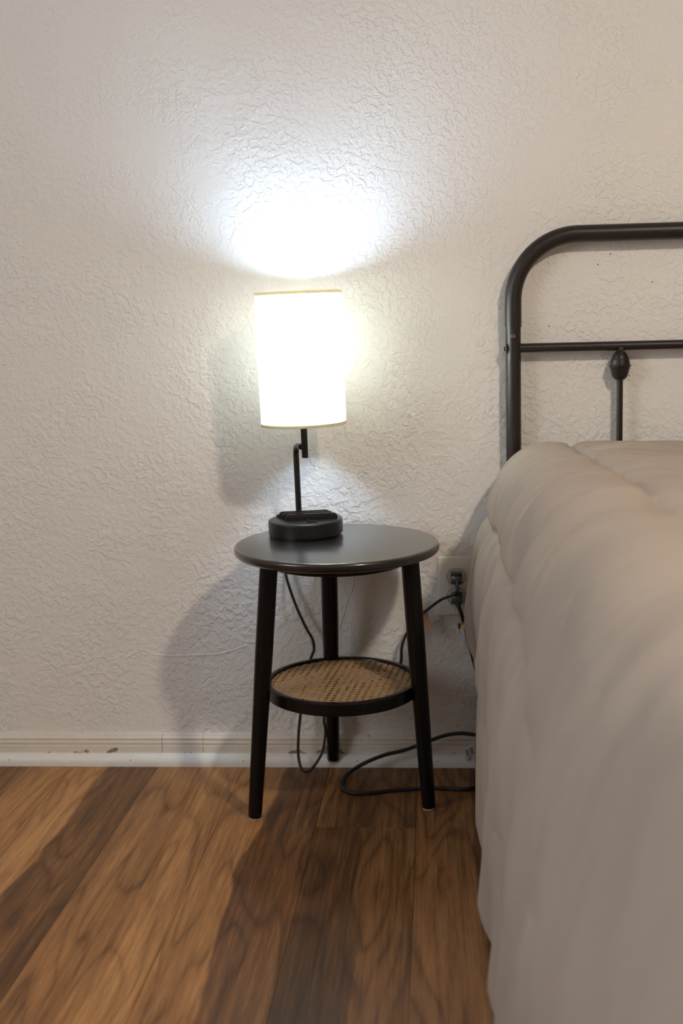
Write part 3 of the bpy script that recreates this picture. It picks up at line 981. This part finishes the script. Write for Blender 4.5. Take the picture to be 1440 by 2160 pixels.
    # large soft folds where the quilt rolls over the edge, towards the foot
    warp = 0.022 * np.sin(Vg * 11 + Sg * 4) + 0.016 * np.sin(Sg * 9 + 1.3) + 0.03 * np.sin(Vg * 4.3)
    big = np.abs(np.sin(np.pi * (Vg + warp) / 0.150)) ** 0.8 - 0.6
    aw = np.clip((Vg - 0.40) / 0.6, 0, 1)
    roll = 0.35 + 0.65 * np.clip((s_top + 0.03 - Sg) / 0.12, 0, 1)
    h += 0.0155 * aw * roll * big * (0.75 + 0.25 * np.sin(Sg * 6 + Vg * 5))
    # many short thin wrinkles following the pull of the cloth
    rw = np.random.default_rng(23)
    for _ in range(150):
        v0, s0 = rw.uniform(0.0, 1.75), rw.uniform(0.25, s_top + 0.25)
        ln, dp, wd = rw.uniform(0.06, 0.22), rw.uniform(0.0012, 0.0034), rw.uniform(0.0045, 0.009)
        c = v0 + rw.uniform(-0.12, 0.12) * (Sg - s0) + 0.004 * np.sin(Sg * 31 + v0 * 9)
        h -= dp * np.exp(-np.abs(Vg - c) / wd) * np.exp(-((Sg - s0) / ln) ** 4)
    # broad drape folds, deeper down the side
    drop = np.clip((0.62 - zz) / 0.6, 0, 1) * np.ones_like(Sg)
    lean = 0.10
    fd = np.zeros_like(Sg)
    for f, a_ in ((3.1, 0.8), (4.7, 0.9), (6.9, 0.95), (9.7, 0.85), (14.3, 0.60), (21.0, 0.42), (31.0, 0.26), (43.0, 0.15)):
        ph = r.uniform(0, 6.3)
        k = r.uniform(-0.4, 0.4)
        fd += a_ * np.sin(2 * np.pi * f * (Vg + (lean + k * 0.25) * (0.6 - zz)) + ph + 0.9 * np.sin(Sg * r.uniform(3, 9) + Vg * r.uniform(1, 5) + ph))
    h += fd * (0.0012 + 0.0018 * drop)
    # overall puff unevenness on top
    for f1, f2, a_ in ((2.1, 2.3, 0.006), (4.4, 3.7, 0.003)):
        h += a_ * np.sin(2 * np.pi * f1 * Sg + r.uniform(0, 6)) * np.sin(2 * np.pi * f2 * Vg + r.uniform(0, 6))
    # the hanging corner next to the headboard pushes out
    h += 0.013 * np.exp(-((zz - 0.30) / 0.10) ** 2) * np.exp(-(Vg / 0.045) ** 2)
    # the hem rests flat on the floor
    flat = np.clip(zz / 0.05, 0, 1)
    h = h * flat * (1 - 0.6 * np.exp(-(Vg / 0.12) ** 2) * np.clip(1 - zz / 0.2, 0, 1))
    X = xx + nrm[:, 0][None, :] * h
    Z = zz + nrm[:, 1][None, :] * h
    tt = np.clip((Vg - 0.15) / 0.4, 0, 1)
    X = X - 0.010 * tt * np.clip(1 - zz / 0.25, 0, 1) * np.where(xx < 0.5, 1, -1)
    Z = np.maximum(Z, 0.003)
    Y = YH - Vg
    rows = [np.stack([X, Y, Z], -1)]
    cx, cz = 0.834, 0.33
    def cap(row, sgn, rc, base_y):
        outr = []
        wx = np.clip(np.abs(row[:, 0] - cx) / 0.6, 0, 1) * np.sign(row[:, 0] - cx)
        for k in range(1, 8):
            a = math.pi / 2 * k / 7
            ins = rc * (1 - math.cos(a))
            q = row.copy()
            q[:, 0] -= nrm[:, 0] * ins
            q[:, 2] -= nrm[:, 1] * ins
            q[:, 2] = np.maximum(q[:, 2], 0.003)
            q[:, 1] = base_y + sgn * rc * math.sin(a)
            outr.append(q)
        last = outr[-1]
        for t in (0.12, 0.3, 0.55, 0.8, 0.97):
            q = last.copy()
            q[:, 0] = last[:, 0] + (cx - last[:, 0]) * t
            q[:, 2] = np.maximum(last[:, 2] + (cz - last[:, 2]) * t, 0.003)
            outr.append(q)
        return outr
    main = rows[0]
    head = cap(main[0], +1, 0.010, YH)[::-1]
    foot = cap(main[-1], -1, 0.06, main[-1, 0, 1])
    G = np.concatenate([np.array(head), main, np.array(foot)], 0)
    nr, nc = G.shape[:2]
    verts = G.reshape(-1, 3)
    idx = np.arange(nr * nc).reshape(nr, nc)
    quads = np.stack([idx[:-1, :-1], idx[1:, :-1], idx[1:, 1:], idx[:-1, 1:]], -1).reshape(-1, 4)
    me = bpy.data.meshes.new('comforter')
    me.vertices.add(len(verts))
    me.vertices.foreach_set('co', verts.astype(np.float32).ravel())
    me.loops.add(quads.size)
    me.loops.foreach_set('vertex_index', quads.astype(np.int32).ravel())
    me.polygons.add(len(quads))
    me.polygons.foreach_set('loop_start', np.arange(0, quads.size, 4, dtype=np.int32))
    me.update(calc_edges=True)
    me.validate()
    uv = me.uv_layers.new(name='UVMap')
    vfull = np.r_[-0.02 - 0.01 * np.arange(len(head))[::-1], vv, vv[-1] + 0.01 * (1 + np.arange(len(foot)))]
    SS, VV = np.meshgrid(s, vfull)
    UVv = np.stack([SS, VV], -1).reshape(-1, 2)
    li = np.empty(len(me.loops), dtype=np.int32)
    me.loops.foreach_get('vertex_index', li)
    uv.data.foreach_set('uv', UVv[li].astype(np.float32).ravel())
    me.polygons.foreach_set('use_smooth', np.ones(len(me.polygons), dtype=bool))
    me.materials.append(M['comforter'])
    o = link(bpy.data.objects.new('comforter', me))
    return o
cf = comforter()
tag(cf, 'puffy taupe quilted comforter draped over the bed down to the floor', 'comforter')
